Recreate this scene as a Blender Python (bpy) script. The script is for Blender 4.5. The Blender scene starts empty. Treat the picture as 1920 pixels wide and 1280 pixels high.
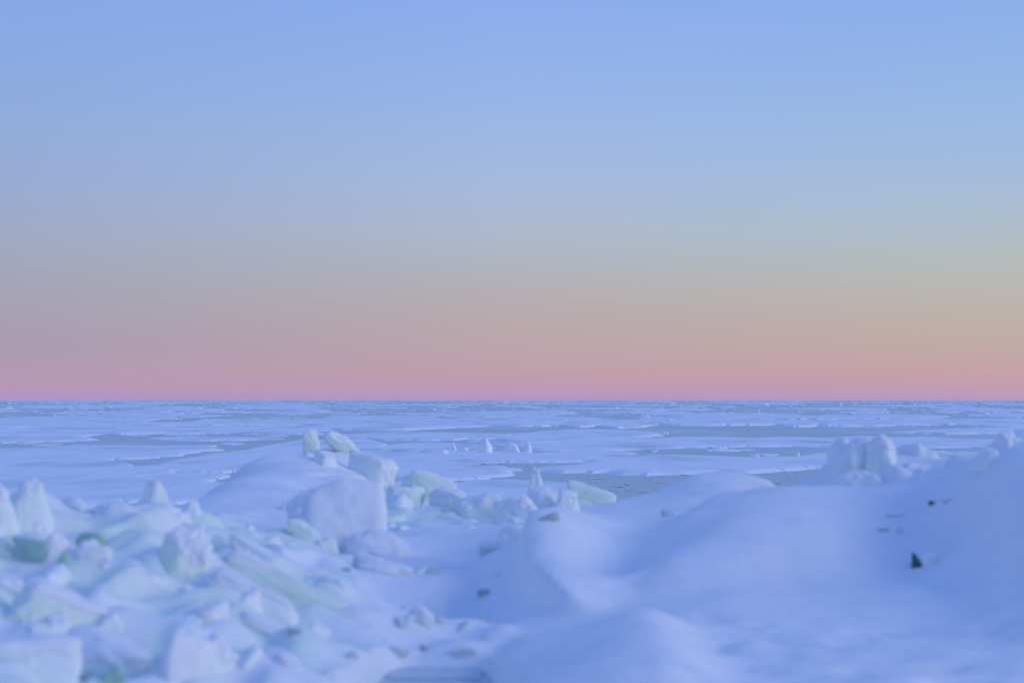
import bpy, bmesh, math, random
import numpy as np
from mathutils import Vector, Matrix, Euler
from mathutils.geometry import delaunay_2d_cdt

random.seed(7)
rng = np.random.default_rng(7)
sc = bpy.context.scene
COL = sc.collection
F = 960.0 / math.tan(math.radians(20.0))      # focal length in photo pixels (40 degree lens)
HC = 3.4                                      # eye height above the frozen lake
HORIZON = 750.0

def at(X, Y, d):
    """world point seen at photo pixel X, Y at distance d"""
    return Vector(((X - 960.0) / F * d, d, HC + (HORIZON - Y) / F * d))

def on_lake(X, Y, z=0.0):
    d = (HC - z) * F / (Y - HORIZON)
    return Vector(((X - 960.0) / F * d, d, z))

# ------------------------------------------------------------------ noise
def _hash(ix, iy, iz, seed):
    h = (ix.astype(np.int64) * 374761393 + iy.astype(np.int64) * 668265263 + iz.astype(np.int64) * 2147483647 + seed * 974634541) & 0xffffffff
    h = ((h ^ (h >> 13)) * 1274126177) & 0xffffffff
    h = h ^ (h >> 16)
    return (h & 0xffffff) / float(0xffffff)

def vnoise(p, seed=0):
    p = np.asarray(p, float)
    i = np.floor(p); f = p - i
    u = f * f * f * (f * (f * 6 - 15) + 10)
    ix, iy, iz = i[..., 0], i[..., 1], i[..., 2]
    r = 0
    for dx in (0, 1):
        for dy in (0, 1):
            for dz in (0, 1):
                w = (u[..., 0] if dx else 1 - u[..., 0]) * (u[..., 1] if dy else 1 - u[..., 1]) * (u[..., 2] if dz else 1 - u[..., 2])
                r = r + w * _hash(ix + dx, iy + dy, iz + dz, seed)
    return r * 2 - 1

def fbm(p, octaves=4, seed=0):
    p = np.asarray(p, float); a = 1.0; s = 0
    for o in range(octaves):
        s = s + a * vnoise(p * (2 ** o) + o * 17.3, seed + o); a *= 0.5
    return s

def cells(x, y, size, seed):
    """tilted facets: nearest jittered cell gives a height and a tilt"""
    gx, gy = np.floor(x / size), np.floor(y / size)
    best = np.full(x.shape, 1e9); out = np.zeros(x.shape)
    z0 = np.zeros_like(gx)
    for ox in (-1, 0, 1):
        for oy in (-1, 0, 1):
            cx, cy = gx + ox, gy + oy
            px = (cx + _hash(cx, cy, z0, seed)) * size
            py = (cy + _hash(cx, cy, z0, seed + 1)) * size
            d = (x - px) ** 2 + (y - py) ** 2
            h = (_hash(cx, cy, z0, seed + 2) - .5) + ((_hash(cx, cy, z0, seed + 3) - .5) * (x - px) + (_hash(cx, cy, z0, seed + 4) - .5) * (y - py)) / size * 2.2
            m = d < best
            best = np.where(m, d, best); out = np.where(m, h, out)
    return out

# ------------------------------------------------------------------ materials
def new_mat(name):
    m = bpy.data.materials.new(name); m.use_nodes = True
    nt = m.node_tree; b = nt.nodes['Principled BSDF']
    return m, nt, b

def mottled(name, c1, c2, scale, rough=0.75, spec=0.2, bump=0.0, bump_scale=20, c3=None, sss=0.0, stretch=(1, 1, 1), lo=.35, hi=.65, coords='Object'):
    m, nt, b = new_mat(name)
    tc = nt.nodes.new('ShaderNodeTexCoord')
    mp = nt.nodes.new('ShaderNodeMapping'); mp.inputs['Scale'].default_value = stretch
    if coords == 'World':
        ge = nt.nodes.new('ShaderNodeNewGeometry'); nt.links.new(ge.outputs['Position'], mp.inputs['Vector'])
    else:
        nt.links.new(tc.outputs[coords], mp.inputs['Vector'])
    n = nt.nodes.new('ShaderNodeTexNoise'); n.inputs['Scale'].default_value = scale; n.inputs['Detail'].default_value = 6; n.inputs['Roughness'].default_value = .6
    nt.links.new(mp.outputs['Vector'], n.inputs['Vector'])
    r = nt.nodes.new('ShaderNodeValToRGB')
    e = r.color_ramp.elements
    e[0].position = lo; e[0].color = (*c1, 1); e[1].position = hi; e[1].color = (*c2, 1)
    if c3:
        q = e.new((lo + hi) / 2); q.color = (*c3, 1)
    nt.links.new(n.outputs['Fac'], r.inputs['Fac'])
    nt.links.new(r.outputs['Color'], b.inputs['Base Color'])
    b.inputs['Roughness'].default_value = rough
    b.inputs['Specular IOR Level'].default_value = spec
    if sss:
        b.inputs['Subsurface Weight'].default_value = sss
        b.inputs['Subsurface Radius'].default_value = (.20, .28, .34)
    if bump:
        n2 = nt.nodes.new('ShaderNodeTexNoise'); n2.inputs['Scale'].default_value = bump_scale; n2.inputs['Detail'].default_value = 8
        nt.links.new(mp.outputs['Vector'], n2.inputs['Vector'])
        bp = nt.nodes.new('ShaderNodeBump'); bp.inputs['Strength'].default_value = bump; bp.inputs['Distance'].default_value = .03
        nt.links.new(n2.outputs['Fac'], bp.inputs['Height']); nt.links.new(bp.outputs['Normal'], b.inputs['Normal'])
    return m

SNOW = mottled('snow', (.80, .82, .86), (.86, .88, .90), 1.1, .9, .1, .25, 14)
ICE = mottled('pale_ice', (.77, .86, .84), (.85, .89, .91), 2.2, .5, .3, .3, 9, sss=.8)
GROUND = mottled('snow_and_crushed_ice', (.80, .82, .86), (.86, .88, .90), 1.1, .9, .1, .25, 14)
def _icy():
    nt = GROUND.node_tree; b = nt.nodes['Principled BSDF']
    src = b.inputs['Base Color'].links[0].from_socket
    at_ = nt.nodes.new('ShaderNodeAttribute'); at_.attribute_name = 'icy'
    tc = nt.nodes.new('ShaderNodeTexCoord'); n = nt.nodes.new('ShaderNodeTexNoise'); n.inputs['Scale'].default_value = 1.7; n.inputs['Detail'].default_value = 5
    nt.links.new(tc.outputs['Object'], n.inputs['Vector'])
    r = nt.nodes.new('ShaderNodeValToRGB'); r.color_ramp.elements[0].position = .38; r.color_ramp.elements[1].position = .6
    nt.links.new(n.outputs['Fac'], r.inputs['Fac'])
    mu = nt.nodes.new('ShaderNodeMath'); mu.operation = 'MULTIPLY'; nt.links.new(at_.outputs['Fac'], mu.inputs[0]); nt.links.new(r.outputs['Color'], mu.inputs[1])
    mx = nt.nodes.new('ShaderNodeMix'); mx.data_type = 'RGBA'; nt.links.new(mu.outputs[0], mx.inputs['Factor']); nt.links.new(src, mx.inputs['A']); mx.inputs['B'].default_value = (.74, .85, .78, 1)
    nt.links.new(mx.outputs['Result'], b.inputs['Base Color'])
_icy()
GREEN_ICE = mottled('green_ice', (.71, .83, .74), (.82, .89, .84), 2.6, .5, .3, .3, 9, sss=.8)
GREY_ICE = mottled('grey_ice', (.54, .63, .66), (.68, .75, .77), 3, .45, .35, .3, 12)
TEAL_ICE = mottled('teal_ice_and_hollow', (.28, .50, .44), (.46, .64, .58), 5, .35, .4, .3, 14)  # teal ice; the darker tone also stands in for shaded hollows
GAP_DARK = mottled('gap_dark_ice', (.03, .10, .085), (.07, .17, .15), 9, .4, .4, .3, 20)  # near-black colour stands in for the shade inside gaps in the snow
DIM_ICE = mottled('dim_clear_ice', (.32, .41, .44), (.48, .57, .60), 9, .4, .4, .3, 20)
FLOE = mottled('floe_snow', (.58, .66, .70), (.90, .91, .95), .22, .9, .1, .6, 1.1, c3=(.87, .89, .93), stretch=(.8, .35, 1), lo=.3, hi=.7, coords='World')
CHIP = mottled('glint_tinted_ice_chip', (.86, .84, .76), (.92, .89, .80), 4, .35, .4)  # warm tint in the base colour stands in for sky glints
LAKE = mottled('new_grey_ice', (.54, .62, .60), (.76, .80, .82), .09, .65, .15, .2, .8, c3=(.59, .66, .65), stretch=(.6, .4, 1), lo=.36, hi=.70)

# ------------------------------------------------------------------ linking
def mesh_obj(name, verts, faces, mat, parent=None, smooth=True):
    me = bpy.data.meshes.new(name)
    me.from_pydata([tuple(v) for v in verts], [], faces if isinstance(faces, list) else faces.tolist())
    me.update()
    if smooth:
        me.polygons.foreach_set('use_smooth', np.ones(len(me.polygons), bool))
    me.materials.append(mat)
    o = bpy.data.objects.new(name, me); COL.objects.link(o)
    if parent: o.parent = parent
    return o

def tag(o, label, cat, group=None):
    o['label'] = label; o['category'] = cat; o['kind'] = 'thing'
    if group: o['group'] = group
    return o

# ------------------------------------------------------------------ foreground snow: one height field
CP = [  # photo x, photo y, distance
    # bottom right flat
    (1920, 1275, 7.5), (1750, 1275, 7.5), (1600, 1275, 7.5), (1420, 1275, 7.5), (1500, 1205, 8.4), (1750, 1205, 8.4), (1900, 1210, 8.3),
    (1480, 1150, 9.3), (1620, 1150, 9.4), (1770, 1152, 9.3), (1900, 1150, 9.0), (1350, 1150, 9.3),
    # right mound face and peaks
    (1560, 1080, 10.1), (1700, 1090, 9.9), (1850, 1070, 9.8), (1640, 1000, 11.2), (1520, 1010, 11.0), (1400, 1030, 10.9), (1780, 990, 10.8), (1900, 960, 10.0),
    (1640, 920, 12.6), (1750, 920, 12.4), (1830, 890, 11.9), (1910, 870, 10.9), (1893, 815, 12.4), (1850, 850, 12.8), (1990, 830, 11.8), (2100, 830, 11.4), (1900, 1010, 9.7),
    (1640, 850, 14.2), (1700, 872, 14.4), (1600, 868, 14.2), (1770, 902, 14.6), (1560, 925, 13.7),
    (1450, 927, 13.4), (1330, 962, 13.4), (1400, 968, 12.5), (1300, 1015, 11.8), (1270, 1060, 10.9), (1360, 1090, 10.1),
    # mound behind
    (1340, 893, 18.0), (1400, 895, 18.0), (1280, 908, 18.0), (1225, 930, 17.5), (1440, 912, 18.2), (1260, 955, 15.2), (1350, 945, 15.2), (1480, 945, 16.5),
    # crescent drift
    (1005, 1005, 11.6), (1000, 1050, 10.9), (1015, 1100, 10.3), (1060, 1140, 9.85), (1120, 1148, 9.6), (1200, 1130, 9.8),
    (1060, 978, 13.0), (1130, 962, 13.6), (1210, 966, 13.8), (1150, 1040, 11.1), (1170, 1000, 12.0), (1080, 1060, 10.75), (1220, 1020, 11.5),
    # front mound
    (1225, 1165, 8.65), (1245, 1220, 7.9), (1262, 1280, 7.2), (1150, 1175, 8.8), (1100, 1230, 8.1), (1000, 1280, 7.8), (990, 1200, 9.0), (1330, 1235, 8.1), (1350, 1280, 7.5), (1300, 1165, 9.1),
    # gully
    (960, 1060, 11.3), (940, 1110, 10.7), (880, 1150, 10.4), (800, 1200, 9.5), (810, 1262, 8.5), (900, 1240, 8.7), (720, 1230, 8.7), (850, 1060, 12.5), (760, 1080, 11.4), (800, 1010, 13.6), (900, 1010, 13.4),
    # left ridge
    (0, 1280, 6.6), (150, 1280, 6.8), (320, 1270, 7.0), (500, 1275, 7.2), (650, 1245, 8.0), (710, 1280, 7.7), (350, 1190, 7.9), (250, 1220, 7.6), (560, 1170, 8.9), (640, 1180, 8.9),
    (600, 1105, 9.9), (690, 1140, 9.7), (430, 1130, 8.9), (400, 1050, 9.9), (100, 1150, 8.2), (0, 1080, 8.8), (-150, 1050, 8.8), (70, 1000, 10.0), (300, 1000, 10.5), (200, 1070, 9.2), (480, 1040, 10.8),
    (0, 935, 11.5), (-200, 920, 11.5), (100, 955, 11.7), (190, 965, 12), (310, 965, 12), (400, 985, 12), (500, 1010, 12.3), (600, 1030, 12.2),
    # snow ramp and its blocks
    (340, 950, 16.5), (430, 975, 14.3), (470, 915, 17.0), (470, 880, 20.0), (540, 868, 21.0), (610, 852, 22.0), (660, 862, 22.0), (700, 900, 20.0), (560, 960, 15.5), (640, 925, 17.0), (690, 1000, 14.5), (740, 990, 14.8),
    (770, 945, 18.0), (860, 958, 17.5), (960, 965, 16.8), (1060, 950, 16.5), (1110, 945, 17.0), (870, 990, 15),
]
P = [tuple(at(*c)) for c in CP]
for x in np.arange(-16, 17, 4.0):                       # shore behind and beside the camera, and the lake beyond
    for y, z in ((4.0, 1.85), (1.0, 1.75), (-3.0, 1.7), (-7.0, 1.7)):
        P.append((x, y, z + .1 * math.sin(x * 1.7 + y)))
    P.append((x, 26.5 + math.sin(x * .9) * 1.0, -.12)); P.append((x, 30.0, -.4)); P.append((x, 34.0, -.5))
for (x, y, z) in ((-7.5, 14, 1.9), (-9, 17, .9), (-12, 12, 2.2), (-12, 8, 2.1), (-6, 19.5, .4), (-5.3, 17.2, .8), (-5.6, 22, 0.0), (8, 18, 1.0), (11, 14, 2.2), (11, 9, 2.2), (7, 21.5, .15), (4.2, 21.5, .6), (2, 21.5, .6),
                  (0, 20.8, .75), (-1.3, 22.5, .4), (4.8, 19.0, 1.1), (5.5, 17.0, 1.6), (3.0, 23, .1), (-3.2, 24.5, .3)):
    P.append((x, y, z))
P = np.array(P)
NP_ = len(P)
def tps(r2):
    return np.where(r2 > 0, .5 * r2 * np.log(np.maximum(r2, 1e-12)), 0)
D2 = (P[:, None, 0] - P[None, :, 0]) ** 2 + (P[:, None, 1] - P[None, :, 1]) ** 2
K = tps(D2) + np.eye(NP_) * .006
A = np.zeros((NP_ + 3, NP_ + 3)); A[:NP_, :NP_] = K
A[:NP_, NP_] = 1; A[:NP_, NP_ + 1:] = P[:, :2]; A[NP_, :NP_] = 1; A[NP_ + 1:, :NP_] = P[:, :2].T
W = np.linalg.solve(A, np.concatenate([P[:, 2], np.zeros(3)]))

def smoothstep(a, b, x):
    t = np.clip((x - a) / (b - a), 0, 1); return t * t * (3 - 2 * t)

RIDGES = [   # crest line as (photo x, distance); width on its lower-right and upper-left side; height
    ([(1110, 13.3), (1030, 12.5), (986, 11.7), (976, 11.0), (992, 10.4), (1040, 9.9), (1120, 9.65)], .06, .5, .20),
    ([(1110, 9.5), (1165, 8.8), (1198, 8.25), (1215, 7.7), (1235, 7.1), (1250, 6.4)], .6, .36, .15),
    ([(1450, 13.0), (1345, 12.2), (1290, 11.4), (1262, 10.6), (1300, 9.9)], .36, .9, .22),
    ([(1545, 13.4), (1500, 12.2), (1480, 11.2), (1560, 10.2)], .7, .6, .12),
    ([(1893, 12.4), (1885, 11.4), (1870, 10.6)], .4, .35, .14),
    ([(1225, 17.6), (1340, 17.9), (1425, 18.1), (1445, 18.1)], .8, .35, .06),
    ([(480, 20.3), (430, 18.3), (400, 16.8)], .4, .9, .18),
]
HOLLOWS = [(1165, 11.1, .5, -.22), (1690, 10.5, .6, -.12), (1120, 8.8, .6, -.06), (930, 11.0, .5, -.10), (215, 7.6, .3, -.15)]
def ridges(x, y):
    z = np.zeros_like(x)
    for line, wr, wl, A in RIDGES:
        if A == 0: continue
        pts = [((X - 960) / F * d, d) for X, d in line]
        # refine the polyline
        t = np.linspace(0, len(pts) - 1, 40); xs = np.interp(t, range(len(pts)), [p[0] for p in pts]); ys = np.interp(t, range(len(pts)), [p[1] for p in pts])
        for _ in range(10):
            xs[1:-1] = (xs[:-2] + 2 * xs[1:-1] + xs[2:]) / 4; ys[1:-1] = (ys[:-2] + 2 * ys[1:-1] + ys[2:]) / 4
        best = np.full(x.shape, 1e9); sd = np.zeros_like(x); tt = np.zeros_like(x)
        for i in range(len(xs) - 1):
            ax, ay, bx, by = xs[i], ys[i], xs[i + 1], ys[i + 1]
            L2 = (bx - ax) ** 2 + (by - ay) ** 2
            u = np.clip(((x - ax) * (bx - ax) + (y - ay) * (by - ay)) / L2, 0, 1)
            dx, dy = x - ax - u * (bx - ax), y - ay - u * (by - ay)
            d2 = dx * dx + dy * dy
            m = d2 < best
            cr = (bx - ax) * (y - ay) - (by - ay) * (x - ax)
            best = np.where(m, d2, best); sd = np.where(m, np.sign(cr), sd); tt = np.where(m, (i + u) / (len(xs) - 1), tt)
        dist = np.sqrt(best)
        fade = smoothstep(-.02, .22, tt) * smoothstep(1.02, .78, tt)
        w = np.where(sd < 0, wr, wl)
        prof = np.exp(-(dist / w) ** 2 * 1.0)
        z += A * fade * prof
    for X, d, r, A in HOLLOWS:
        cx = (X - 960) / F * d
        z += A * np.exp(-(((x - cx) / r) ** 2 + ((y - d) / (r * 1.1)) ** 2))
    return z

def height(x, y):
    x = np.asarray(x, float); y = np.asarray(y, float)
    sh = x.shape; xf, yf = x.ravel(), y.ravel()
    z = np.empty(len(xf))
    for s in range(0, len(xf), 20000):
        xs, ys = xf[s:s + 20000], yf[s:s + 20000]
        r2 = (xs[:, None] - P[None, :, 0]) ** 2 + (ys[:, None] - P[None, :, 1]) ** 2
        z[s:s + 20000] = tps(r2) @ W[:NP_] + W[NP_] + W[NP_ + 1] * xs + W[NP_ + 2] * ys
    X = 960 + xf / np.maximum(yf, 2) * F
    rub = smoothstep(760, 560, X) * smoothstep(5, 6.5, yf) * smoothstep(16, 12.5, yf)      # broken left ridge
    rub2 = .55 * smoothstep(560, 680, X) * smoothstep(1130, 1000, X) * smoothstep(14, 16, yf) * smoothstep(23, 20, yf)
    q = np.stack([xf, yf, xf * 0], -1)
    wx = xf + .12 * vnoise(q * 2.1, 50); wy = yf + .12 * vnoise(q * 2.1, 51)
    z = z + (rub + rub2) * (.13 * cells(wx, wy, .62, 3) + .05 * cells(wx, wy, .27, 9) + .10 * fbm(q * 2.2, 3, 15))
    sm = 1 - np.maximum(rub, rub2)
    z = z + sm * (.034 * fbm(q * .9, 3, 11) + .013 * fbm(np.stack([xf * 2.6 + yf, yf * 4.2, xf * 0], -1), 3, 13))
    z = z + ridges(xf, yf)
    flat = smoothstep(1230, 1330, X) * smoothstep(9.6, 9.0, yf) * smoothstep(5, 6, yf)
    g = vnoise(np.stack([xf * 2.6, yf * 5.5, xf * 0], -1), 21)
    z = z - flat * (.040 * smoothstep(.1, .6, g) + .012 * vnoise(np.stack([xf * 7, yf * 12, xf * 0], -1), 23))
    gul = smoothstep(640, 740, X) * smoothstep(985, 930, X) * smoothstep(8.4, 9, yf) * smoothstep(14, 12, yf)
    z = z + gul * .09 * vnoise(np.stack([xf * 2.8, yf * 2.6, xf * 0 + 4], -1), 31)
    xc = (815 - 960) / F * 8.5
    pit = smoothstep(1.25, .98, (np.abs((xf - xc) / (.30 + .10 * (9 - yf))) ** 5 + np.abs((yf - 8.2) / .78) ** 5) ** .2)
    z = z * (1 - pit) + np.minimum(z, 1.60) * pit
    return z.reshape(sh)

GX = np.arange(-15, 15.001, .05)
GY = np.concatenate([np.arange(-7, 4, .25), np.arange(4, 32.001, .05)])
MX, MY = np.meshgrid(GX, GY)
MZ = height(MX, MY)
nx, ny = len(GX), len(GY)
dzdx = np.gradient(MZ, GX, axis=1); dzdy = np.gradient(MZ, GY, axis=0)
_f = (MX < -1.0) & (MY > 5)
for _ in range(2):
    B_ = MZ.copy(); B_[1:-1, 1:-1] = (MZ[1:-1, 1:-1] * 4 + MZ[:-2, 1:-1] + MZ[2:, 1:-1] + MZ[1:-1, :-2] + MZ[1:-1, 2:]) / 8
    MZ = np.where(_f, B_, MZ)
dzdx = np.gradient(MZ, GX, axis=1); dzdy = np.gradient(MZ, GY, axis=0)
NRM = np.stack([-dzdx, -dzdy, np.ones_like(MZ)], -1); NRM /= np.linalg.norm(NRM, axis=-1, keepdims=True)

def inside(poly, x, y):
    c = np.zeros(x.shape, bool); n = len(poly)
    for i in range(n):
        x1, y1 = poly[i]; x2, y2 = poly[(i + 1) % n]
        t = ((y1 > y) != (y2 > y)) & (x < (x2 - x1) * (y - y1) / (y2 - y1 + 1e-12) + x1)
        c ^= t
    return c

MOUNDS = [  # outline on the ground as (photo x, distance)
    ('snow_drift', 'low crescent snow drift with a curled bright lip, right of the gully', [(1000, 12.2), (990, 11.2), (992, 10.6), (1010, 10.1), (1060, 9.65), (1130, 9.4), (1215, 9.6), (1250, 10.4), (1240, 11.6), (1235, 13.0), (1215, 14.1), (1130, 14.2), (1055, 13.4)]),
    ('snow_drift', 'nearest snow drift at the bottom with a pale rounded crest', [(960, 6.3), (975, 8.2), (1010, 9.2), (1060, 9.55), (1130, 9.3), (1220, 9.15), (1285, 8.9), (1310, 8.2), (1330, 7.2), (1340, 6.3)]),
    ('snow_mound', 'broad smooth snow mound on the right holding dark teal gaps', [(1260, 10.2), (1320, 9.75), (1480, 9.5), (1700, 9.45), (1990, 9.3), (2100, 12), (2050, 14.5), (1893, 15.2), (1770, 15.2), (1640, 15.4), (1560, 14.6), (1450, 14.3), (1300, 14.3), (1245, 13.0), (1250, 11.6)]),
    ('snow_mound', 'rounded snow hump just beyond the smooth mound, against slushy water', [(1215, 17.5), (1240, 16.0), (1340, 15.8), (1450, 16.4), (1490, 17.6), (1450, 19.4), (1340, 19.8), (1250, 19.2)]),
    ('snow_ramp', 'smooth tilted snow ramp rising to the slanted ice plate, left of centre', [(345, 16.4), (420, 13.8), (530, 13.6), (600, 15.0), (640, 17.5), (650, 20.0), (600, 22.5), (530, 22.6), (460, 21.0), (410, 18.6)]),
]
cxm = (MX[:-1, :-1] + MX[1:, 1:]) / 2; cym = (MY[:-1, :-1] + MY[1:, 1:]) / 2
owner = np.full((ny - 1, nx - 1), -1)
q = np.stack([cxm, cym, cxm * 0], -1)
wob = .12
cw = cxm + wob * vnoise(q * 1.7, 70); ch = cym + wob * vnoise(q * 1.7, 71)
for k, (nm, lb, pl) in enumerate(MOUNDS):
    poly = [((X - 960) / F * d, d) for X, d in pl]
    m = inside(poly, cw, ch) & (owner < 0)
    owner[m] = k

idx = np.arange(nx * ny).reshape(ny, nx)
quads = np.stack([idx[:-1, :-1], idx[:-1, 1:], idx[1:, 1:], idx[1:, :-1]], -1)

def set_normals(o, n):
    o.data.normals_split_custom_set_from_vertices([tuple(v) for v in n])

for k in range(len(MOUNDS)):
    f = owner == k
    used = np.unique(quads[f]); m_ = len(used)
    ids = np.full(nx * ny, -1); ids[used] = np.arange(m_)
    top = np.stack([MX.ravel()[used], MY.ravel()[used], MZ.ravel()[used]], -1)
    bot = top - np.array([0, 0, .2])
    fq = ids[quads[f]]
    ed = np.concatenate([fq[:, [0, 1]], fq[:, [1, 2]], fq[:, [2, 3]], fq[:, [3, 0]]])
    es = set(map(tuple, ed.tolist()))
    walls = [(b_, a_, a_ + m_, b_ + m_) for a_, b_ in es if (b_, a_) not in es]
    o = mesh_obj(MOUNDS[k][0], np.vstack([top, bot]), np.vstack([fq, fq[:, ::-1] + m_, np.array(walls)]), SNOW)
    set_normals(o, np.vstack([NRM.reshape(-1, 3)[used], np.tile([0, 0, -1.], (m_, 1))]))
    tag(o, MOUNDS[k][1], MOUNDS[k][0].replace('_', ' '))
# the ground passes underneath the mounds
own = owner >= 0
und = np.unique(quads[own]); ids = np.full(nx * ny, -1); ids[und] = nx * ny + np.arange(len(und))
GV = np.stack([MX, MY, MZ], -1).reshape(-1, 3)
g = mesh_obj('snow_ground', np.vstack([GV, GV[und] - np.array([0, 0, .3])]), np.vstack([quads[~own], ids[quads[own]]]), GROUND)
set_normals(g, np.vstack([NRM.reshape(-1, 3), NRM.reshape(-1, 3)[und]]))
at_ = g.data.attributes.new('icy', 'FLOAT', 'POINT')
Xp = 960 + GV[:, 0] / np.maximum(GV[:, 1], 2) * F
icy = smoothstep(760, 560, Xp) * smoothstep(5, 6.5, GV[:, 1]) * smoothstep(16, 12.5, GV[:, 1])
icy = icy + .7 * smoothstep(620, 720, Xp) * smoothstep(1130, 1000, Xp) * smoothstep(14, 16, GV[:, 1]) * smoothstep(23, 20, GV[:, 1])
at_.data.foreach_set('value', np.concatenate([icy, icy[und]]).astype(np.float32))
g['kind'] = 'structure'

# ------------------------------------------------------------------ the frozen lake
bm = bmesh.new()
R = 16000
rings = [0.5, 30, 80, 200, 600, 2000, 6000, R]
prev = None
NSEG = 96
for r in rings:
    ring = [bm.verts.new((r * math.cos(2 * math.pi * i / NSEG), r * math.sin(2 * math.pi * i / NSEG), 0)) for i in range(NSEG)]
    if prev:
        for i in range(NSEG):
            bm.faces.new((prev[i], ring[i], ring[(i + 1) % NSEG], prev[(i + 1) % NSEG]))
    prev = ring
me = bpy.data.meshes.new('frozen_lake'); bm.to_mesh(me); bm.free(); me.materials.append(LAKE)
lake = bpy.data.objects.new('frozen_lake', me); COL.objects.link(lake); lake['kind'] = 'structure'

# ------------------------------------------------------------------ ice blocks
_bm = bmesh.new(); bmesh.ops.create_icosphere(_bm, subdivisions=5, radius=1)
_bm.verts.ensure_lookup_table()
ICO5 = (np.array([v.co[:] for v in _bm.verts]), np.array([[v.index for v in f.verts] for f in _bm.faces])); _bm.free()
_bm = bmesh.new(); bmesh.ops.create_icosphere(_bm, subdivisions=3, radius=1)
ICO3 = (np.array([v.co[:] for v in _bm.verts]), np.array([[v.index for v in f.verts] for f in _bm.faces])); _bm.free()

def block_shape(w, t, h, seed, taper=0.0, lean=0.0, soft=14, rough=.03, ico=ICO5, chips=9):
    r = np.random.default_rng(seed)
    dirs, faces = ico
    pl = []
    for ax in range(3):
        for s in (-1, 1):
            n = np.zeros(3); n[ax] = s
            n += r.normal(0, .16, 3); n /= np.linalg.norm(n)
            pl.append((n, r.uniform(.86, 1.04)))
    for i in range(chips):
        n = r.normal(0, 1, 3); n /= np.linalg.norm(n)
        pl.append((n, r.uniform(.88, 1.25)))
    N = np.array([p[0] for p in pl]); Dd = np.array([p[1] for p in pl])
    dots = np.maximum(dirs @ N.T, 1e-4) / Dd
    inv = (dots ** soft).sum(1) ** (1 / soft)
    v = dirs / inv[:, None]
    v = v * .5
    v += dirs * (rough * fbm(dirs * 1.6 + seed, 4, seed % 97))[:, None]
    zz = v[:, 2] + .5
    k = np.clip(1 - taper * zz, .04, 2)
    v[:, 0] = v[:, 0] * k + lean * zz; v[:, 1] *= k
    v = v * np.array([w, t, h])
    return v, faces

def vert_normals(v, f):
    a, b, c = v[f[:, 0]], v[f[:, 1]], v[f[:, 2]]
    fn = np.cross(b - a, c - a)
    n = np.zeros_like(v)
    for i in range(3): np.add.at(n, f[:, i], fn)
    return n / np.maximum(np.linalg.norm(n, axis=1, keepdims=True), 1e-12)

def ground_d(X, Y):
    """distance at which the sight line through a photo pixel meets the snow"""
    d = np.arange(5.5, 26, .02)
    p = np.stack([(X - 960) / F * d, d, HC + (HORIZON - Y) / F * d], -1)
    hit = np.flatnonzero(height(p[:, 0], p[:, 1]) >= p[:, 2])
    return float(d[hit[0]]) if len(hit) else None

def ice_block(name, label, X0, Y0, X1, Y1, d, mat=None, roll=0, yaw=0, pitch=0, taper=0., lean=0., thick=.8, seed=1, sink=.25, cap=0.0, rough=.07, soft=9, cat='ice block', group=None, ico=ICO5, chips=9):
    """a broken block whose seen face fills the photo box X0..X1, Y0..Y1 at distance d; cap = how much snow lies on it"""
    if cat in ('ice chip', 'ice shard') and d < 15:
        d = ground_d((X0 + X1) / 2, Y1 - .25 * (Y1 - Y0)) or d
    w = (X1 - X0) / F * d; h = (Y1 - Y0) / F * d * (1 + sink)
    c = at((X0 + X1) / 2, (Y0 + Y1) / 2, d) - Vector((0, 0, h * sink / (1 + sink) / 2))
    t = max(min(w, h), .3 * max(w, h)) * thick
    v, f = block_shape(w, t, h, seed, taper, lean, soft, rough, ico, chips)
    Rm = np.array(Euler((math.radians(pitch), math.radians(roll), math.radians(yaw)), 'XYZ').to_matrix())
    v = v @ Rm.T
    zmin = v[:, 2].min()
    base = Vector((c.x, c.y, c.z + zmin))
    v = v - np.array([0, 0, zmin])
    if cap <= 0:
        o = mesh_obj(name, v, f, mat or ICE); o.location = base
        return tag(o, label, cat, group)
    o = bpy.data.objects.new(name, None); COL.objects.link(o); o.location = base; o.empty_display_size = .1
    tag(o, label, cat, group)
    mesh_obj('ice_body', v, f, mat or ICE, o)
    n = vert_normals(v, f)
    for _ in range(6):                                  # even the normals out so the snow lies softly over edges
        a_ = np.zeros_like(n); fs = n[f].sum(1)
        for i in range(3): np.add.at(a_, f[:, i], fs)
        n = a_ / np.linalg.norm(a_, axis=1, keepdims=True)
    ns = n[:, 2] + .25 * fbm((v + np.array(base)) * 3.2, 3, seed % 89)
    thr = 1 - min(cap + .12, .65)
    k = smoothstep(thr - .25, thr + .3, ns)
    m = min(w, h, t)
    vc = v + n * (-.10 * m + k * (.10 * m + .012 + .05 * m))[:, None]
    mesh_obj('snow_cap', vc, f, SNOW, o)
    return o

B = ice_block
# --- far left ridge
B('ice_block', 'tall upright pale ice block standing at the far left edge of the ridge', 14, 900, 108, 1030, 10.4, ICE, taper=.25, roll=-3, yaw=20, seed=11, chips=5, soft=7, cap=.25)
B('ice_block', 'squat ice block leaning behind the tall upright block at the left edge', -50, 915, 36, 1030, 10.2, ICE, yaw=-15, roll=4, seed=12, cap=.45)
B('ice_spike', 'pointed ice spike rising from the middle of the left ridge', 252, 916, 328, 1015, 11.4, ICE, taper=.35, roll=4, yaw=25, seed=13, cap=.2, cat='ice spike')
B('ice_spike', 'short ice spike just right of the pointed spike, before the snow ramp', 335, 943, 388, 1015, 11.4, ICE, taper=.55, lean=.2, yaw=10, seed=14, cap=.25, cat='ice spike')
B('ice_slab', 'wide teal tinted slab lying below the pointed spike', 180, 950, 335, 1065, 11.2, ICE, yaw=15, roll=8, pitch=-18, seed=15, cap=.3, cat='ice slab')
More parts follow.
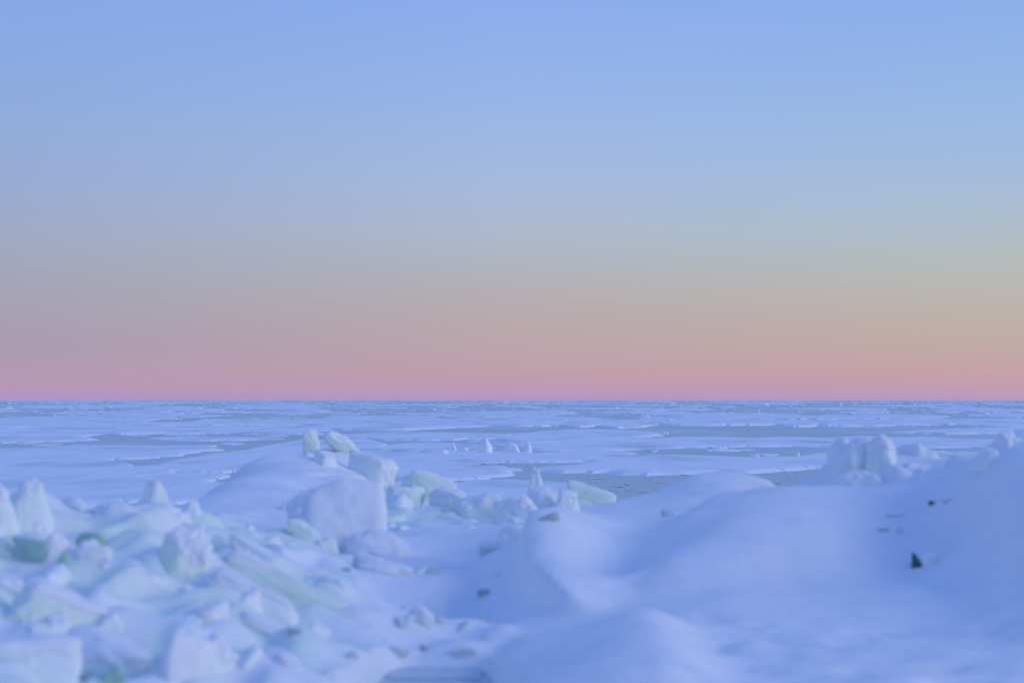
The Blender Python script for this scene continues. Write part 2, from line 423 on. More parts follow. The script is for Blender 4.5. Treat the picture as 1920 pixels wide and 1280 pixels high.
B('ice_block', 'small snowy block between the tall upright block and the pointed spike', 105, 935, 180, 985, 11.6, ICE, yaw=-20, roll=-10, seed=16, cap=.5)
B('ice_shard', 'dark teal wedge standing in for an ice hollow below the tall upright block, with a pointed foot', 50, 1012, 82, 1064, 9.2, TEAL_ICE, taper=-.9, roll=-4, seed=17, sink=.05, thick=.6, cat='ice shard')  # a hollow in the ice, its depth put in as darker teal
B('ice_shard', 'narrow slanting teal sliver standing in for an ice hollow between two snowy lumps on the left', 112, 1026, 130, 1076, 9.0, TEAL_ICE, roll=24, seed=18, sink=.05, thick=.9, cat='ice shard')  # hollow between the lumps, coloured in rather than carved
B('ice_shard', 'flat teal patch standing in for an ice hollow above the rounded white lump on the left', 142, 998, 204, 1030, 9.5, TEAL_ICE, roll=4, seed=19, sink=.05, thick=.8, cat='ice shard')  # another hollow, drawn as a teal coloured solid
B('snow_lump', 'rounded white snow lump under the flat teal hollow patch', 134, 1022, 208, 1072, 9.1, SNOW, roll=8, seed=20, soft=5, cat='snow lump')
B('snow_lump', 'slim leaning snow lump between the dark teal wedge and the teal sliver', 80, 990, 124, 1078, 9.25, SNOW, roll=18, seed=21, soft=6, cat='snow lump')
B('ice_block', 'large greenish pyramid block in the middle of the left rubble', 288, 1000, 412, 1155, 9.4, GREEN_ICE, taper=.45, yaw=30, roll=3, seed=22, cap=.3, soft=6, lean=.05)
B('ice_slab', 'long greenish plate sloping down to the right into the gully', 395, 1085, 725, 1145, 9.6, GREEN_ICE, roll=26, pitch=-25, yaw=-8, thick=.7, seed=23, sink=0, cap=.16, cat='ice slab')
B('ice_slab', 'narrower plate lying parallel under the long greenish plate', 385, 1095, 570, 1140, 9.2, ICE, roll=33, pitch=-25, yaw=-8, thick=.8, seed=24, sink=0, cap=.3, cat='ice slab')
B('ice_block', 'blocky pale chunk with a shaded front, above the long greenish plate', 466, 1005, 545, 1065, 11.6, ICE, yaw=-25, roll=4, seed=25, cap=.3)
B('snow_lump', 'small bright snow lump beside the blocky pale chunk', 512, 1032, 560, 1066, 11.2, SNOW, yaw=10, roll=5, seed=26, soft=6, cat='snow lump')
B('ice_slab', 'pale slanting slab uppermost of the parallel plates above the gully', 430, 1050, 640, 1090, 10.3, ICE, roll=27, pitch=-25, yaw=-8, thick=.8, seed=140, sink=0, cap=.3, cat='ice slab')
B('ice_slab', 'greenish slanting slab reaching the gully edge beyond the long plate', 560, 1090, 720, 1125, 10.3, GREEN_ICE, roll=29, pitch=-25, yaw=-8, thick=.8, seed=141, sink=0, cap=.3, cat='ice slab')
B('ice_slab', 'snowy slanting slab low on the slope under the parallel plates', 440, 1165, 620, 1205, 8.6, SNOW, roll=24, pitch=-25, yaw=-8, thick=.8, seed=142, sink=0, soft=6, cat='ice slab')
B('ice_slab', 'greenish slab leaning against the right foot of the pyramid block', 395, 1130, 500, 1170, 9.0, GREEN_ICE, roll=30, pitch=-25, yaw=-8, thick=.8, seed=143, sink=0, cap=.2, cat='ice slab')
B('ice_slab', 'wide pale slab sloping below the pointed spike towards the pyramid', 150, 1075, 330, 1115, 9.6, ICE, roll=20, pitch=-25, yaw=-8, thick=.8, seed=144, sink=0, cap=.3, cat='ice slab')
B('snow_lump', 'snow packed between the pointed spike and its shorter neighbour', 290, 950, 370, 1020, 11.2, SNOW, roll=12, seed=150, soft=5, taper=.3, cat='snow lump')
B('snow_lump', 'snow bank piled left of the pointed spike, over the teal slab', 170, 935, 275, 1010, 11.5, SNOW, roll=-12, seed=151, soft=5, taper=.3, cat='snow lump')
# --- the big white block
B('ice_block', 'big white faced block with a clean right edge, left of centre', 588, 916, 742, 1072, 13.2, SNOW, yaw=8, roll=3, pitch=-36, seed=27, soft=8, chips=1, thick=1.0, rough=.05, lean=-.14)
B('ice_block', 'green block wedged under the left side of the big white block', 522, 948, 622, 1080, 13.1, GREEN_ICE, yaw=-25, roll=10, seed=28, cap=.5, taper=.35)
B('ice_shard', 'small teal ice patch on the green block beside the white face', 530, 938, 580, 962, 12.6, ICE, roll=-4, seed=29, thick=.7, cat='ice shard')
B('ice_block', 'yellowish green chunk at the foot of the green block', 538, 978, 590, 1002, 12.4, GREEN_ICE, roll=10, seed=30, cap=.2)
B('ice_block', 'green chunk tucked below the big white block beside the gully', 590, 1010, 640, 1065, 12.5, GREEN_ICE, roll=-12, yaw=20, seed=31, cap=.35)
B('snow_lump', 'low snow bank piled against the foot of the big white faced block', 640, 985, 790, 1050, 12.7, SNOW, roll=14, seed=127, soft=4, taper=.3, cat='snow lump', thick=1.2)
B('snow_lump', 'snow drifted over the left shoulder of the big white faced block', 540, 915, 650, 1010, 13.5, SNOW, roll=-22, seed=131, soft=4, taper=.3, cat='snow lump', thick=1.2)
# --- ridge top in the centre
B('ice_slab', 'greenish plate tilted steeply on top of the snow ramp', 600, 830, 708, 860, 21.5, GREEN_ICE, roll=42, yaw=20, thick=.9, seed=32, sink=.1, cap=.1, cat='ice slab')
B('ice_block', 'small greenish knob left of the steep tilted plate', 566, 806, 602, 850, 22.0, GREEN_ICE, taper=.25, seed=33, roll=-8, cap=.2)
B('ice_block', 'pale green cube below the steep tilted plate', 588, 852, 636, 905, 19.5, ICE, yaw=35, seed=34, cap=.3)
B('ice_slab', 'flat snowy slab lying above the big white block', 530, 880, 640, 912, 18.5, SNOW, yaw=15, roll=3, seed=35, soft=8, cat='ice slab')
B('ice_block', 'small pale block at the left shoulder of the snow ramp', 500, 858, 540, 900, 20.0, ICE, yaw=20, roll=-14, seed=36, cap=.35)
B('ice_block', 'snowy block filling the step right of the steep plate', 655, 860, 740, 915, 20.0, ICE, yaw=-25, roll=14, seed=37, cap=.4)
B('ice_block', 'green block right of the big white block', 720, 912, 795, 960, 17.0, GREEN_ICE, yaw=20, roll=6, seed=38, cap=.25)
B('ice_slab', 'pale plate standing tilted in the ridge behind the gully', 752, 888, 850, 940, 18.5, GREEN_ICE, yaw=15, roll=30, thick=.5, seed=39, cap=.2, cat='ice slab')
B('ice_block', 'blue white block low in the centre ridge, left of the pale cluster', 800, 918, 880, 975, 17.0, ICE, yaw=-30, roll=12, seed=40, cap=.4)
B('ice_block', 'dull block sitting in the ridge above the gully head', 860, 930, 938, 992, 16.5, ICE, yaw=25, roll=-6, seed=41, cap=.35)
B('ice_block', 'pale jagged block in front of the centre cluster', 928, 930, 1012, 1000, 15.8, ICE, yaw=20, roll=-18, seed=42, cap=.4, taper=.2)
B('ice_spike', 'small ice spike topping the centre cluster', 982, 884, 1026, 940, 17.2, ICE, taper=.6, seed=43, cap=.2, cat='ice spike')
B('ice_block', 'white peaked block at the right end of the centre cluster', 1035, 922, 1094, 968, 16.0, ICE, taper=.45, yaw=20, seed=44, cap=.45)
B('ice_shard', 'teal piece standing in for an ice hollow between the spike and the white peaked block', 1008, 918, 1050, 940, 16.6, TEAL_ICE, roll=6, seed=45, sink=.1, cat='ice shard')  # hollow of the cluster, its dimness put into the teal colour
B('ice_block', 'low pale block under the spike of the centre cluster', 985, 925, 1050, 985, 16.2, ICE, yaw=-20, roll=6, seed=46, cap=.5)
B('ice_slab', 'low greenish slab reaching from the cluster towards slushy water', 1060, 912, 1150, 950, 17.2, GREEN_ICE, roll=10, yaw=10, seed=47, cap=.25, cat='ice slab')
B('ice_shard', 'dark wedge shaped ice piece where the cluster meets the crescent drift', 1012, 961, 1048, 975, 13.6, DIM_ICE, roll=-14, seed=48, sink=.1, cat='ice shard')
B('ice_block', 'greenish block at the back lip of the crescent drift', 930, 985, 1005, 1040, 13.0, ICE, yaw=20, roll=-12, seed=49, cap=.4)
# --- right peaks
B('ice_block', 'greenish left half of the twin peaked ice on the right mound', 1560, 826, 1640, 960, 14.0, ICE, yaw=20, roll=-2, seed=50, cap=.30, soft=10, taper=.15)
B('ice_block', 'bright pointed right half of the twin peaked ice on the right mound', 1606, 838, 1706, 940, 13.9, ICE, taper=.5, yaw=-15, lean=-.1, seed=51, cap=.55, soft=9)
B('ice_slab', 'greenish slab sloping right from the twin peaked ice', 1665, 848, 1775, 940, 14.2, ICE, roll=26, yaw=15, seed=52, cap=.2, cat='ice slab')
B('ice_block', 'snow covered block in the saddle between the two right peaks', 1755, 868, 1830, 930, 14.3, ICE, yaw=30, roll=-8, seed=53, cap=.5)
B('snow_lump', 'sharp snow peak rising at the right edge of the picture', 1806, 800, 1972, 980, 11.7, SNOW, taper=.78, yaw=28, seed=54, soft=10, chips=3, cat='snow lump', thick=.9)
B('ice_shard', 'small greenish ice fringe on the left flank of the sharp snow peak', 1838, 838, 1872, 880, 13.3, ICE, roll=22, seed=55, cat='ice shard')
B('snow_lump', 'snow bank drifted against the foot of the greenish left peak', 1540, 872, 1680, 960, 13.5, SNOW, roll=-6, seed=128, soft=4, taper=.35, cat='snow lump')
B('snow_lump', 'rounded snow shoulder below the bright pointed peak', 1640, 880, 1780, 965, 13.4, SNOW, roll=10, seed=129, soft=4, taper=.35, cat='snow lump')
B('snow_lump', 'jagged snow lump on the flank left of the sharp snow peak', 1768, 862, 1862, 940, 13.4, SNOW, roll=-16, seed=130, soft=8, taper=.4, cat='snow lump')
# --- dark gaps on the right mound, their shade put in as dark and grey pieces
B('ice_shard', 'triangular dark teal piece standing in for a hole in the right snow mound', 1700, 1030, 1726, 1068, 9.85, GAP_DARK, taper=.8, roll=-6, pitch=-42, seed=56, sink=.1, thick=.5, cat='ice shard', soft=20, rough=.01)  # solid piece coloured dark to read as the shade of a hole
B('ice_shard', 'pale grey ice stub right beside the triangular dark teal hole piece', 1724, 1034, 1744, 1066, 9.88, ICE, roll=3, seed=57, sink=0, thick=1.0, cat='ice shard')
B('ice_chip', 'tiny black piece standing in for a gap below the saddle of the right mound', 1739, 937, 1748, 949, 11.7, GAP_DARK, taper=-.4, seed=58, sink=0, cat='ice chip')  # black colour in place of a shaded gap
B('ice_chip', 'thin grey piece standing in for a gap next to the tiny black one', 1764, 934, 1786, 942, 11.75, GREY_ICE, roll=-12, seed=59, sink=0, cat='ice chip')  # grey colour in place of a second gap
B('ice_chip', 'flat grey piece standing in for a slot left above the triangular dark hole', 1640, 989, 1664, 997, 10.8, DIM_ICE, seed=60, sink=0, cat='ice chip')  # slot in the snow, its shade put in as dim colour
B('ice_chip', 'thin upright grey piece standing in for a slot above the triangular dark hole', 1680, 986, 1688, 1002, 10.8, GREY_ICE, seed=61, sink=0, cat='ice chip')  # upright slot, its shade put in as grey
B('ice_chip', 'long faint grey piece standing in for a slot high on the smooth right mound', 1660, 962, 1698, 970, 11.3, GREY_ICE, seed=62, sink=0, cat='ice chip')  # long slot, shaded by its grey colour alone
B('ice_shard', 'square piece standing in for a hole in the dip between drift and hump', 1238, 954, 1264, 970, 14.3, GREY_ICE, seed=63, sink=.1, cat='ice shard')  # hole in the dip, filled by a grey coloured solid
# --- gully
B('ice_block', 'grey five sided ice stone at the head of the gully', 898, 1016, 952, 1058, 12.2, GREY_ICE, roll=8, yaw=25, taper=-.2, seed=64, cap=.1)
B('ice_chip', 'dark pointed ice chip in the middle of the gully', 899, 1101, 915, 1117, 10.6, DIM_ICE, taper=-.7, seed=65, sink=0, cat='ice chip')
B('ice_slab', 'low greyish slab crossing the left side of the gully', 668, 1052, 772, 1092, 11.4, GREY_ICE, roll=8, pitch=-30, seed=66, cap=.42, cat='ice slab')
B('ice_chip', 'small dark chip at the left end of the low greyish slab', 642, 1062, 660, 1071, 11.3, DIM_ICE, seed=67, sink=0, cat='ice chip')
B('ice_chip', 'slanting half buried chip in the lower gully', 764, 1140, 812, 1172, 9.9, GREY_ICE, roll=32, pitch=-20, seed=68, cap=.45, cat='ice chip')
B('ice_chip', 'thin grey chip left above the bare layered ice', 724, 1208, 766, 1224, 9.0, GREY_ICE, seed=69, cap=.2, cat='ice chip')
B('ice_chip', 'dark chip right above the bare layered ice', 788, 1205, 806, 1218, 9.05, DIM_ICE, roll=12, seed=70, sink=0, cat='ice chip')
B('ice_chip', 'flat grey chip right of the dark chip in the gully', 850, 1210, 896, 1226, 9.0, GREY_ICE, roll=-3, seed=71, cap=.2, cat='ice chip')
B('ice_chip', 'small chip on the snow slope right of the gully', 902, 1186, 926, 1196, 9.3, GREY_ICE, roll=10, seed=72, sink=0, cat='ice chip')
B('ice_chip', 'dark round chip under the foot of the long greenish plate', 546, 1174, 566, 1188, 8.75, DIM_ICE, taper=-.5, seed=73, sink=0, cat='ice chip')
B('ice_chip', 'grey chip in the snow left of the bare layered ice', 655, 1216, 674, 1234, 8.3, GREY_ICE, roll=25, seed=74, sink=0, cat='ice chip')
B('ice_chip', 'flat greyish chip sunk in the snow below the dark round chip', 522, 1222, 562, 1244, 7.9, GREY_ICE, roll=20, pitch=-35, seed=75, cap=.5, cat='ice chip')
# --- lower left corner
B('ice_slab', 'wide greenish slab lying across the lower left corner', 12, 1112, 215, 1200, 8.0, GREEN_ICE, roll=22, pitch=-25, yaw=15, seed=76, cap=.25, cat='ice slab')
B('ice_block', 'pale block in the very corner at the bottom left', -40, 1195, 160, 1310, 6.7, ICE, yaw=25, roll=8, pitch=-20, seed=77, cap=.35)
B('snow_lump', 'bright snow lump at the bottom between hollow and greenish block', 296, 1180, 410, 1310, 7.1, SNOW, roll=14, yaw=20, seed=78, soft=6, taper=.2, cat='snow lump')
B('ice_block', 'greenish block right of the bright snow lump at the bottom', 372, 1185, 450, 1300, 7.3, ICE, roll=-14, yaw=-20, seed=79, cap=.35)
B('ice_shard', 'dim teal piece standing in for an ice hollow low between two blocks at the bottom left', 196, 1248, 236, 1282, 6.8, TEAL_ICE, roll=-20, seed=80, sink=0, cat='ice shard')  # low hollow, drawn as a solid in darker teal
B('ice_chip', 'small dim green chip on the wide greenish slab', 168, 1178, 192, 1194, 7.6, TEAL_ICE, roll=10, seed=81, sink=0, cat='ice chip')
B('ice_block', 'shadowed block below the greenish pyramid', 360, 1138, 432, 1195, 8.4, ICE, yaw=30, roll=-6, seed=82, cap=.5)
B('ice_block', 'snowy block leaning at the left edge, above the wide greenish slab', -20, 1085, 70, 1150, 8.6, ICE, roll=20, yaw=-10, seed=83, cap=.5)
B('ice_slab', 'pale slab stepping down left of the greenish pyramid', 205, 1075, 310, 1150, 9.0, ICE, roll=22, pitch=-20, seed=84, cap=.45, cat='ice slab')
B('ice_slab', 'pale slab in the hollow of the lower left, under the stepped slab', 120, 1195, 290, 1265, 7.4, ICE, roll=18, pitch=-30, yaw=-10, seed=85, cap=.5, cat='ice slab')

# bare layered ice at the bottom of the gully: two flat plates, one on the other
def plate(name, label, outline, z0, z1, mat, cat, seed):
    r = np.random.default_rng(seed)
    pts = []
    n = len(outline)
    for i in range(n):
        a = np.array(outline[i]); b = np.array(outline[(i + 1) % n])
        for k in range(8):
            p = a + (b - a) * k / 8
            pts.append(p + r.normal(0, .006, 2))
    pts = np.array(pts); c = pts.mean(0)
    ring = len(pts); V = []; Fc = []
    lay = [(1.0, z0), (1.01, z0 + (z1 - z0) * .5), (1.0, z1 - .01), (.985, z1), (.6, z1 + .003), (.25, z1)]
    for s, z in lay:
        for p in pts: V.append((*(c + (p - c) * s), z))
    for l in range(len(lay) - 1):
        for i in range(ring):
            j = (i + 1) % ring
            Fc.append((l * ring + i, l * ring + j, (l + 1) * ring + j, (l + 1) * ring + i))
    Fc.append(tuple(range((len(lay) - 1) * ring, len(lay) * ring))); Fc.append(tuple(reversed(range(ring))))
    o = mesh_obj(name, V, Fc, mat, smooth=False)
    return tag(o, label, cat)
def outl(pts):
    return [(p.x, p.y) for p in (at(X, Y, d) for X, Y, d in pts)]
plate('ice_plate', 'upper bare grey ice plate, set back at the bottom of the gully', outl([(732, 0, 8.76), (905, 0, 8.74), (900, 0, 9.1), (800, 0, 9.2), (730, 0, 9.1)]), 1.682, 1.70, GREY_ICE, 'ice plate', 5)
plate('ice_plate', 'lower bare grey ice plate, nearest in the gully at the picture bottom', outl([(690, 0, 7.8), (935, 0, 7.8), (920, 0, 8.9), (715, 0, 8.9)]), 1.55, 1.678, GREY_ICE, 'ice plate', 6)

# small rubble on the left ridge and the centre ridge
protos = []
for k in range(10):
    w, t, h = rng.uniform(.7, 1.3, 3)
    v, f = block_shape(w, t, h, 300 + k, taper=rng.uniform(0, .4), soft=8, rough=.08, ico=ICO3 if k > 5 else ICO5)
    me = bpy.data.meshes.new('ice_chunk'); me.from_pydata(v.tolist(), [], f.tolist()); me.polygons.foreach_set('use_smooth', np.ones(len(me.polygons), bool))
    me.materials.append([ICE, ICE, GREEN_ICE, SNOW, ICE, SNOW][k % 6]); protos.append(me)
def scatter(n, xr, dr, sr, label, group, mats=None, name='ice_chunk', sink=.3, flat=1.0):
    pool = protos
    if mats:
        pool = []
        for k, me in enumerate(protos):
            c_ = me.copy(); c_.materials[0] = mats[k % len(mats)]; pool.append(c_)
    for i in range(n):
        X = random.uniform(*xr); d = random.uniform(*dr)
        x = (X - 960) / F * d
        s = random.uniform(*sr)
        z = float(height(np.array([x]), np.array([d]))[0])
        o = bpy.data.objects.new(name, random.choice(pool)); COL.objects.link(o)
        o.location = (x, d, z + s * (.5 - sink) - .05)
        o.scale = (s * random.uniform(.8, 1.5), s * random.uniform(.7, 1.2), s * random.uniform(.5, 1.0) * flat)
        o.rotation_euler = (random.uniform(-.5, .5), random.uniform(-.5, .7), random.uniform(0, 6.28))
        tag(o, label, 'ice chunk', group)
scatter(80, (-20, 480), (6.8, 11.8), (.10, .32), 'small pale ice chunk half buried in the left rubble ridge', 'small chunks in the left rubble ridge', sink=.62)
scatter(34, (400, 700), (8.6, 13.2), (.06, .20), 'small ice chunk on the slope between the left ridge and the gully', 'small chunks on the slope above the gully', sink=.5)
scatter(40, (540, 1090), (14.5, 20.5), (.12, .40), 'small pale ice chunk in the centre ridge beyond the gully', 'small chunks in the centre ridge', sink=.45)
scatter(30, (650, 960), (8.9, 13.0), (.04, .15), 'little snowy ice lump lying in the gully', 'little lumps in the gully', sink=.5)
scatter(18, (690, 930), (9.0, 12.0), (.06, .18), 'flat greyish ice scrap sunk into the gully snow', 'flat grey scraps in the gully', mats=[GREY_ICE], sink=.30, flat=.5, name='ice_scrap')
scatter(16, (1560, 1860), (12.8, 14.6), (.15, .45), 'small snowy lump on the crest of the right mound', 'small lumps on the right crest', mats=[SNOW], sink=.62, name='snow_lump')

# ------------------------------------------------------------------ floes
def floe(label, pts, th=.25, seed=0, group=None, mat=None, n=160, amp=.16, name='ice_floe', hump=.0):
    """pts: outline in photo pixels on the lake"""
    r = np.random.default_rng(seed)
    p3 = [on_lake(X, Y) for X, Y in pts]
    o2 = np.array([(p.x, p.y) for p in p3]); m = len(o2)
    # closed Catmull-Rom style resampling in equal index steps
    t = np.linspace(0, m, n, endpoint=False); i = np.floor(t).astype(int); u = (t - i)[:, None]
    p0, p1, p2, p3_ = o2[(i - 1) % m], o2[i % m], o2[(i + 1) % m], o2[(i + 2) % m]
    q = .5 * (2 * p1 + (p2 - p0) * u * .8 + (2 * p0 - 5 * p1 + 4 * p2 - p3_) * u * u * .8 + (3 * p1 - p0 - 3 * p2 + p3_) * u ** 3 * .8) * 1.0
    q = p1 * (1 - u) + p2 * u if m > 14 else q * .6 + (p1 * (1 - u) + p2 * u) * .4
    c = q.mean(0)
    size = min(np.ptp(q[:, 0]), np.ptp(q[:, 1]))
    ang = np.linspace(0, 2 * np.pi, n, endpoint=False)
    ns = fbm(np.stack([np.cos(ang) * 6 + seed, np.sin(ang) * 6, ang * 0], -1), 5, seed % 91)
    q = q + (q - c) / np.maximum(np.linalg.norm(q - c, axis=1, keepdims=True), .01) * (ns * amp * size * .5)[:, None]
    th = th + .0013 * (seed % 60)
    sl = min(.08 * size, 5 * th)
    base = np.array([c[0], c[1], 0]); ql = q - c
    vs_, es_, fs_, *_r = delaunay_2d_cdt([Vector(p) for p in ql.tolist()], [], [list(range(n))], 1, 1e-4)
    vv = np.array([(p.x, p.y) for p in vs_]); m2 = len(vv)
    tris = []
    for t_ in fs_:
        ar = sum(vv[t_[i_]][0] * vv[t_[(i_ + 1) % len(t_)]][1] - vv[t_[i_]][1] * vv[t_[(i_ + 1) % len(t_)]][0] for i_ in range(len(t_)))
        tris.append(list(t_) if ar > 0 else list(t_)[::-1])
    de = {(t_[i_], t_[(i_ + 1) % len(t_)]) for t_ in tris for i_ in range(len(t_))}
    bd = [e_ for e_ in de if (e_[1], e_[0]) not in de]
    on = np.zeros((m2, 2))
    for a_, b_ in bd:
        d_ = vv[b_] - vv[a_]; nn = np.array([d_[1], -d_[0]]); nn /= max(np.hypot(*nn), 1e-9)
        on[a_] += nn; on[b_] += nn
    on /= np.maximum(np.hypot(on[:, 0], on[:, 1])[:, None], 1e-9)
    V = np.vstack([np.column_stack([vv, np.full(m2, th)]), np.column_stack([vv + on * sl * .5, np.full(m2, th * .7)]), np.column_stack([vv + on * sl, np.full(m2, -.02)])])
    Fc = list(tris)
    for a_, b_ in bd:
        Fc.append([b_, a_, a_ + m2, b_ + m2]); Fc.append([b_ + m2, a_ + m2, a_ + 2 * m2, b_ + 2 * m2])
    use_ = np.zeros(3 * m2, bool); use_[[i_ for f_ in Fc for i_ in f_]] = True
    re_ = np.cumsum(use_) - 1; V = V[use_]; Fc = [[int(re_[i_]) for i_ in f_] for f_ in Fc]
    o = mesh_obj(name, V, Fc, mat or FLOE, smooth=False); o.location = base
    return tag(o, label, 'ice floe', group)

FL = [
    ('wide white floe behind the tall upright block at the left', [(-60, 866), (60, 858), (200, 868), (290, 880), (240, 892), (330, 905), (250, 935), (120, 950), (-60, 960)], .25),
    ('long white floe on the left with a pointed right end, between grey lanes', [(-80, 846), (60, 842), (170, 836), (300, 838), (420, 842), (350, 850), (240, 860), (110, 864), (-80, 862)], .25),
    ('large white floe left of the snow ramp, cut by a diagonal lane', [(300, 872), (380, 858), (470, 845), (560, 828), (680, 825), (720, 840), (640, 860), (520, 875), (420, 885), (330, 884)], .3),
    ('white floe beyond the pointed spike', [(250, 900), (340, 890), (420, 892), (380, 905), (440, 915), (330, 945), (240, 930)], .2),
    ('slim floe at the far left with a dark edge below', [(-60, 806), (60, 803), (190, 808), (160, 818), (40, 824), (-60, 822)], .3),
    ('floe with ragged top in the left middle distance', [(175, 806), (290, 800), (420, 806), (560, 803), (600, 812), (480, 814), (330, 812), (200, 814)], .4),
    ('long snow floe carrying the row of white ice spikes', [(690, 856), (800, 845), (900, 848), (1010, 852), (1140, 846), (1160, 856), (1090, 864), (960, 866), (850, 872), (740, 880), (690, 870)], .3),
    ('narrow floe running off to the right under the big grey lane', [(950, 836), (1080, 828), (1250, 823), (1480, 821), (1700, 822), (1900, 828), (1980, 836), (1700, 838), (1500, 838), (1250, 840), (1080, 848)], .35),
    ('big white floe with a sharp left tip above the slushy water', [(1090, 882), (1150, 866), (1260, 858), (1360, 860), (1480, 862), (1580, 848), (1680, 852), (1800, 850), (1860, 870), (1720, 880), (1560, 880), (1400, 886), (1220, 886)], .35),
    ('white floe just beyond the centre ridge', [(690, 880), (760, 872), (860, 874), (960, 880), (920, 892), (830, 902), (740, 908), (690, 900)], .25),
    ('nearest white floe right of the centre ridge spikes', [(830, 912), (920, 902), (1010, 905), (1090, 912), (1060, 930), (960, 945), (850, 935)], .2),
    ('floe with small bumps below the far grey lane, centre right', [(950, 822), (1010, 812), (1080, 808), (1150, 809), (1230, 814), (1180, 822), (1090, 829), (980, 832)], .5),
    ('small peaked floe alone in the grey lane', [(1130, 799), (1170, 794), (1200, 793), (1225, 796), (1200, 801), (1160, 803)], .6),
    ('broad far floe left of the centre', [(560, 795), (640, 786), (740, 784), (850, 790), (900, 798), (780, 803), (650, 801)], .5),
    ('thin floe strip under the broad far floe', [(640, 818), (740, 812), (860, 813), (960, 818), (860, 824), (740, 826)], .3),
    ('flat floe at the right edge before the sharp snow peak', [(1690, 812), (1780, 806), (1900, 804), (1990, 808), (1900, 812), (1780, 814)], .5),
    ('tent shaped floe at the top edge of the wide grey lane', [(1540, 795), (1600, 791), (1660, 790), (1710, 796), (1640, 799), (1570, 800)], .8),
    ('long floe along the upper edge of the wide grey lane', [(1230, 794), (1340, 789), (1460, 791), (1540, 788), (1580, 793), (1420, 797), (1300, 798)], .6),
    ('narrow white tongue splitting the grey lane at the far left', [(-60, 821), (80, 819), (180, 825), (70, 829), (-60, 830)], .15),
    ('thin white sliver lying in the grey lane left of the ice ramp', [(300, 822), (400, 819), (520, 822), (450, 826), (350, 826)], .15),
    ('grey white floe in the far left under the horizon', [(-60, 788), (60, 782), (220, 780), (330, 784), (250, 790), (90, 793), (-60, 796)], .5),
    ('slim floe below the far left lane', [(330, 800), (430, 795), (560, 797), (660, 801), (560, 803), (430, 803)], .4),
    ('low floe between the spiked floe and the far lane', [(700, 838), (800, 830), (900, 833), (870, 842), (770, 846)], .2),
    ('white wedge floe right of the twin peaked ice', [(1690, 850), (1760, 852), (1850, 848), (1900, 860), (1830, 880), (1740, 882), (1690, 870)], .3),
]
for k, (lb, pts, th) in enumerate(FL):
    floe(lb, pts, th * .3, 100 + k, amp=.18, hump=.0)

# small tilted ice pieces standing on floes in the middle distance
def piece(name, label, X0, Y0, X1, Y1, group=None, seed=0, taper=.5, cat='ice spike', mat=None, lean=0.):
    d = HC * F / (Y1 - HORIZON)
    return ice_block(name, label, X0, Y0, X1, Y1, d, mat or FLOE, taper=taper, yaw=-30, seed=seed, sink=.1, cat=cat, rough=.08, soft=16, group=group, ico=ICO3, lean=lean)
piece('ice_spike', 'tallest white ice spike in the row on the snow floe', 893, 818, 926, 852, seed=201, taper=.65)
piece('ice_spike', 'double topped white ice piece second in the row on the floe', 940, 829, 976, 851, seed=202, taper=.35)
piece('ice_spike', 'rightmost pointed white piece in the row on the snow floe', 978, 827, 1000, 850, seed=203, taper=.6)
piece('ice_spike', 'thin bright sliver leaning at the left of the row', 848, 831, 859, 846, seed=204, taper=.6, lean=-.4)
piece('ice_spike', 'low snow hummock just left of the tallest spike', 855, 838, 882, 849, seed=205, taper=.4, cat='ice hummock')
piece('ice_spike', 'broad snow hummock at the left end of the spiked floe', 770, 841, 850, 853, seed=206, taper=.4, cat='ice hummock')
piece('ice_spike', 'small triangle of ice on the big white floe near the twin peaked ice', 1486, 846, 1502, 860, seed=207, taper=.7)
piece('ice_spike', 'little peak at the top edge of the big white floe', 1400, 850, 1426, 860, seed=208, taper=.5)
piece('ice_spike', 'ragged ice tooth on the floe beside the twin peaked ice', 1545, 840, 1566, 856, seed=209, taper=.4)
piece('ice_spike', 'small bright tooth on the bumpy floe centre right', 1092, 803, 1104, 810, seed=210, taper=.6)
piece('ice_spike', 'lump at the right end of the bumpy floe centre right', 1236, 808, 1254, 816, seed=211, taper=.3, cat='ice hummock')

# far floes: many low sheets getting smaller towards the horizon
for i in range(260):
    Y = 752.2 + 50 * random.random() ** 1.35 if i < 170 else 750.9 + 4 * random.random()
    X = random.uniform(-80, 2000)
    if 796 < Y < 832 and 1150 < X < 1880: continue
    if 777 < Y < 790 and (-50 < X < 200 or 320 < X < 640): continue
    if 810 < Y < 836: continue
    w = random.uniform(25, 150) * (.45 + (Y - 750) / 60); h = max(.3, (Y - 750) * random.uniform(.06, .16))
    pts = []
    for k in range(9):
        a = 2 * math.pi * k / 9
        rr = random.uniform(.75, 1.1)
        pts.append((X + w * rr * math.cos(a), max(750.5 if i >= 170 else 751.2, Y + h * rr * math.sin(-a))))
    floe('distant flat snow floe among many under the horizon', pts, random.uniform(.08, .25), 500 + i, 'distant floes under the horizon', n=48, amp=.15)

for i in range(140):
    Y = 770 + 105 * random.random() ** 1.5
    X = random.uniform(-40, 1960)
    if 798 < Y < 826 and 1190 < X < 1860 and random.random() < .85: continue
    w = random.uniform(6, 40); h = random.uniform(.5, 1.6) * (.6 + (Y - 750) / 70)
    pts = [(X + w * r_ * math.cos(a_), Y - h * r_ * math.sin(a_)) for a_, r_ in ((2 * math.pi * k / 8, random.uniform(.6, 1.1)) for k in range(8))]
    floe('small flat floe fragment lying in the grey lanes between the floes', pts, random.uniform(.005, .03), 900 + i, 'floe fragments in the grey lanes', n=40, amp=.25)

